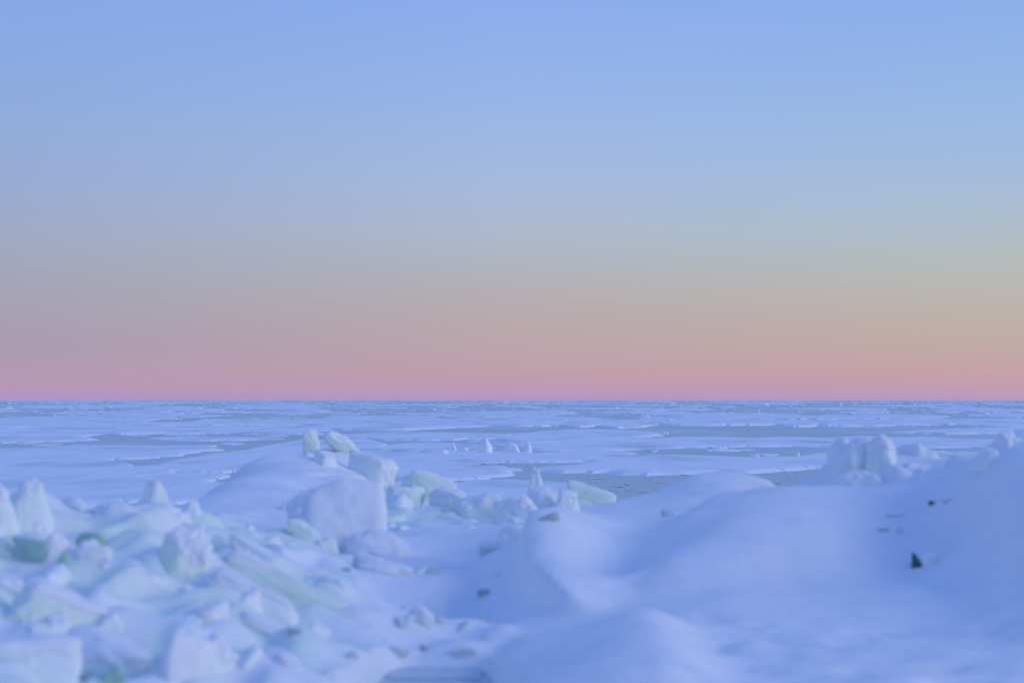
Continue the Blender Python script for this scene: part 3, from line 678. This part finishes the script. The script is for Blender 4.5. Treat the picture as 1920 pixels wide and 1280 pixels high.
# far hummocks of broken ice, single ones
hprot = []
for k in range(8):
    v, f = block_shape(1, .8, 1, 700 + k, taper=random.uniform(.3, .7), soft=16, rough=.05, ico=ICO3)
    v[:, 2] += .45
    me = bpy.data.meshes.new('ice_hummock'); me.from_pydata(v.tolist(), [], f.tolist()); me.polygons.foreach_set('use_smooth', np.ones(len(me.polygons), bool))
    me.materials.append(FLOE); hprot.append(me)
for i in range(150):
    Y = 754 + 46 * random.random() ** 1.2
    X = random.uniform(-20, 1940) if i % 3 else random.uniform(1150, 1940)
    if 796 < Y < 828 and 1170 < X < 1880: continue
    p = on_lake(X, Y)
    px = random.uniform(4, 20); py = random.uniform(1.2, 4.5)
    s = p.y / F
    o = bpy.data.objects.new('ice_hummock', random.choice(hprot)); COL.objects.link(o)
    o.location = p; o.scale = (px * s, px * s * .6, py * s); o.rotation_euler = (0, 0, random.uniform(-.5, .5))
    tag(o, 'distant small hummock of broken ice under the horizon', 'ice hummock', 'distant hummocks of broken ice')
# the farthest rubble, which reads as one band
V = []; Fc = []
fv, ff = block_shape(1, .8, 1, 750, taper=.5, soft=16, rough=.05, ico=(ICO3[0], ICO3[1]))
bm = bmesh.new(); bmesh.ops.create_icosphere(bm, subdivisions=1, radius=.5); bv = np.array([v.co[:] for v in bm.verts]); bf = np.array([[v.index for v in f.verts] for f in bm.faces]); bm.free()
for i in range(5200):
    Y = 750.9 + (30 * random.random() ** 1.6 if i < 3000 else 75 * random.random() ** 1.1)
    p = on_lake(random.uniform(-60, 1980), Y); s = p.y / F
    a = random.uniform(0, 3.1)
    big = 1 if i < 3000 else .55
    if i >= 3000 and 797 < Y < 826 and p.x / s > 210: continue
    sc_ = np.array([random.uniform(2, 16) * s * big, random.uniform(2, 10) * s * big, random.uniform(.6, 2.6) * s * big])
    v = bv * rng.uniform(.6, 1.2, (len(bv), 1)) * sc_
    V.append(v + np.array(p)); Fc.append(bf + len(bv) * (len(V) - 1))
o = mesh_obj('ice_rubble', np.vstack(V), np.vstack(Fc), FLOE, smooth=False)
tag(o, 'band of broken ice rubble along the whole horizon', 'ice rubble'); o['kind'] = 'stuff'

# slush with wet chips, the warm sky glint tinted into their colour
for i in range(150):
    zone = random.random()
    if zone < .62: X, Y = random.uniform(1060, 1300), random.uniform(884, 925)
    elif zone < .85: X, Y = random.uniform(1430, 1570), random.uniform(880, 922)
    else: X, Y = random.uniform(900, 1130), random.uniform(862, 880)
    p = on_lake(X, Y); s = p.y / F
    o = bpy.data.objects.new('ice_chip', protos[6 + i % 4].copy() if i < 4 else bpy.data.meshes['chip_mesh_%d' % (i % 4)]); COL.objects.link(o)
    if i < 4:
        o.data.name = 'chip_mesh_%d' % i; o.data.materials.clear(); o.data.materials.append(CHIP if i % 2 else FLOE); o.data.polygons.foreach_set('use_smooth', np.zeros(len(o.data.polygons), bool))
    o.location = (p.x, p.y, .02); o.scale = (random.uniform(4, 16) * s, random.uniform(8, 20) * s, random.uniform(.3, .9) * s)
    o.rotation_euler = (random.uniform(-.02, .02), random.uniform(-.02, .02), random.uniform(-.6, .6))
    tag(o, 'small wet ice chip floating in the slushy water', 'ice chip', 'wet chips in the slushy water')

# ------------------------------------------------------------------ sky, sun, camera
def lin(c):
    return tuple(((v / 255) / 12.92 if v / 255 <= .04045 else ((v / 255 + .055) / 1.055) ** 2.4) for v in c) + (1,)
w = bpy.data.worlds.new('World'); sc.world = w; w.use_nodes = True
nt = w.node_tree; N = nt.nodes; L = nt.links
for n in list(N): N.remove(n)
out = N.new('ShaderNodeOutputWorld')
tc = N.new('ShaderNodeTexCoord'); sx = N.new('ShaderNodeSeparateXYZ'); L.new(tc.outputs['Generated'], sx.inputs[0])
def math_(op, a, b=None, clamp=False):
    m = N.new('ShaderNodeMath'); m.operation = op; m.use_clamp = clamp
    for i, v in enumerate((a, b)):
        if v is None: continue
        if isinstance(v, (int, float)): m.inputs[i].default_value = v
        else: L.new(v, m.inputs[i])
    return m.outputs[0]
zc = math_('MAXIMUM', sx.outputs['Z'], 0.0); sq = math_('SQRT', zc)
SKY_Y = [748, 738, 722, 695, 650, 600, 550, 500, 430, 350, 250, 120, 0]
LEFT = [(170, 148, 200), (176, 148, 188), (179, 149, 180), (176, 150, 176), (166, 151, 174), (163, 156, 175), (161, 160, 178), (159, 164, 185), (155, 167, 197), (149, 168, 208), (143, 169, 217), (136, 167, 224), (131, 164, 227)]
MIDC = [(172, 148, 200), (181, 150, 190), (188, 152, 179), (190, 155, 171), (186, 161, 169), (182, 166, 170), (178, 171, 176), (174, 176, 186), (170, 183, 203), (164, 184, 217), (156, 181, 226), (146, 176, 232), (139, 171, 234)]
RIGHT = [(176, 152, 196), (190, 154, 182), (192, 155, 175), (194, 160, 167), (191, 168, 164), (187, 174, 167), (184, 181, 174), (179, 185, 186), (170, 187, 203), (162, 186, 216), (153, 183, 225), (143, 177, 230), (137, 172, 232)]
ZEN = (99, 138, 225)
def ramp(cols):
    r = N.new('ShaderNodeValToRGB'); L.new(sq, r.inputs['Fac'])
    e = r.color_ramp.elements
    pos = [math.sqrt(max(0, math.sin(math.atan((HORIZON - y) / F)))) for y in SKY_Y]
    e[0].position = 0; e[0].color = lin(cols[0]); e[1].position = 1; e[1].color = lin(ZEN)
    for p, c in zip(pos, cols):
        q = e.new(p); q.color = lin(c)
    q = e.new(.75); q.color = lin((109, 148, 228))
    return r.outputs['Color']
cl, cm, cr = ramp(LEFT), ramp(MIDC), ramp(RIGHT)
hyp = math_('SQRT', math_('ADD', math_('MULTIPLY', sx.outputs['X'], sx.outputs['X']), math_('ADD', math_('MULTIPLY', sx.outputs['Y'], sx.outputs['Y']), 1e-6)))
az = math_('DIVIDE', sx.outputs['X'], hyp)
def mix(f, a, b):
    m = N.new('ShaderNodeMix'); m.data_type = 'RGBA'; L.new(f, m.inputs['Factor']); L.new(a, m.inputs['A']); L.new(b, m.inputs['B']); return m.outputs['Result']
fl = math_('MULTIPLY', az, -2.95, True); fr = math_('MULTIPLY', az, 2.95, True)
skyc = mix(fr, mix(fl, cm, cl), cr)
bg = N.new('ShaderNodeBackground'); L.new(skyc, bg.inputs['Color']); bg.inputs['Strength'].default_value = 1.0
nis = N.new('ShaderNodeTexSky'); nis.sky_type = 'NISHITA'; nis.sun_disc = False
SUN_EL, SUN_AZ = math.radians(22), math.radians(108)
nis.sun_elevation = SUN_EL; nis.sun_rotation = SUN_AZ
bg2 = N.new('ShaderNodeBackground'); L.new(nis.outputs[0], bg2.inputs['Color']); bg2.inputs['Strength'].default_value = .004
ad = N.new('ShaderNodeAddShader'); L.new(bg.outputs[0], ad.inputs[0]); L.new(bg2.outputs[0], ad.inputs[1]); L.new(ad.outputs[0], out.inputs['Surface'])

sl = bpy.data.lights.new('sun', 'SUN'); sl.energy = .85; sl.angle = math.radians(30); sl.color = (1, .96, .92)
so = bpy.data.objects.new('sun', sl); COL.objects.link(so)
dirv = Vector((math.sin(SUN_AZ) * math.cos(SUN_EL), math.cos(SUN_AZ) * math.cos(SUN_EL), math.sin(SUN_EL)))
so.rotation_euler = dirv.to_track_quat('Z', 'Y').to_euler(); so.location = (30, 0, 30)

cam = bpy.data.cameras.new('camera'); co = bpy.data.objects.new('camera', cam); COL.objects.link(co)
cam.sensor_width = 36; cam.angle = math.radians(40); cam.clip_end = 40000; cam.clip_start = .1
co.location = (0, 0, HC); co.rotation_euler = (math.radians(90) + math.atan(110 / F), 0, 0)
cam.dof.use_dof = True; cam.dof.focus_distance = 160; cam.dof.aperture_fstop = 1.25
sc.camera = co
vs = sc.view_settings; vs.view_transform = 'Standard'; vs.look = 'None'; vs.exposure = 0; vs.gamma = 1
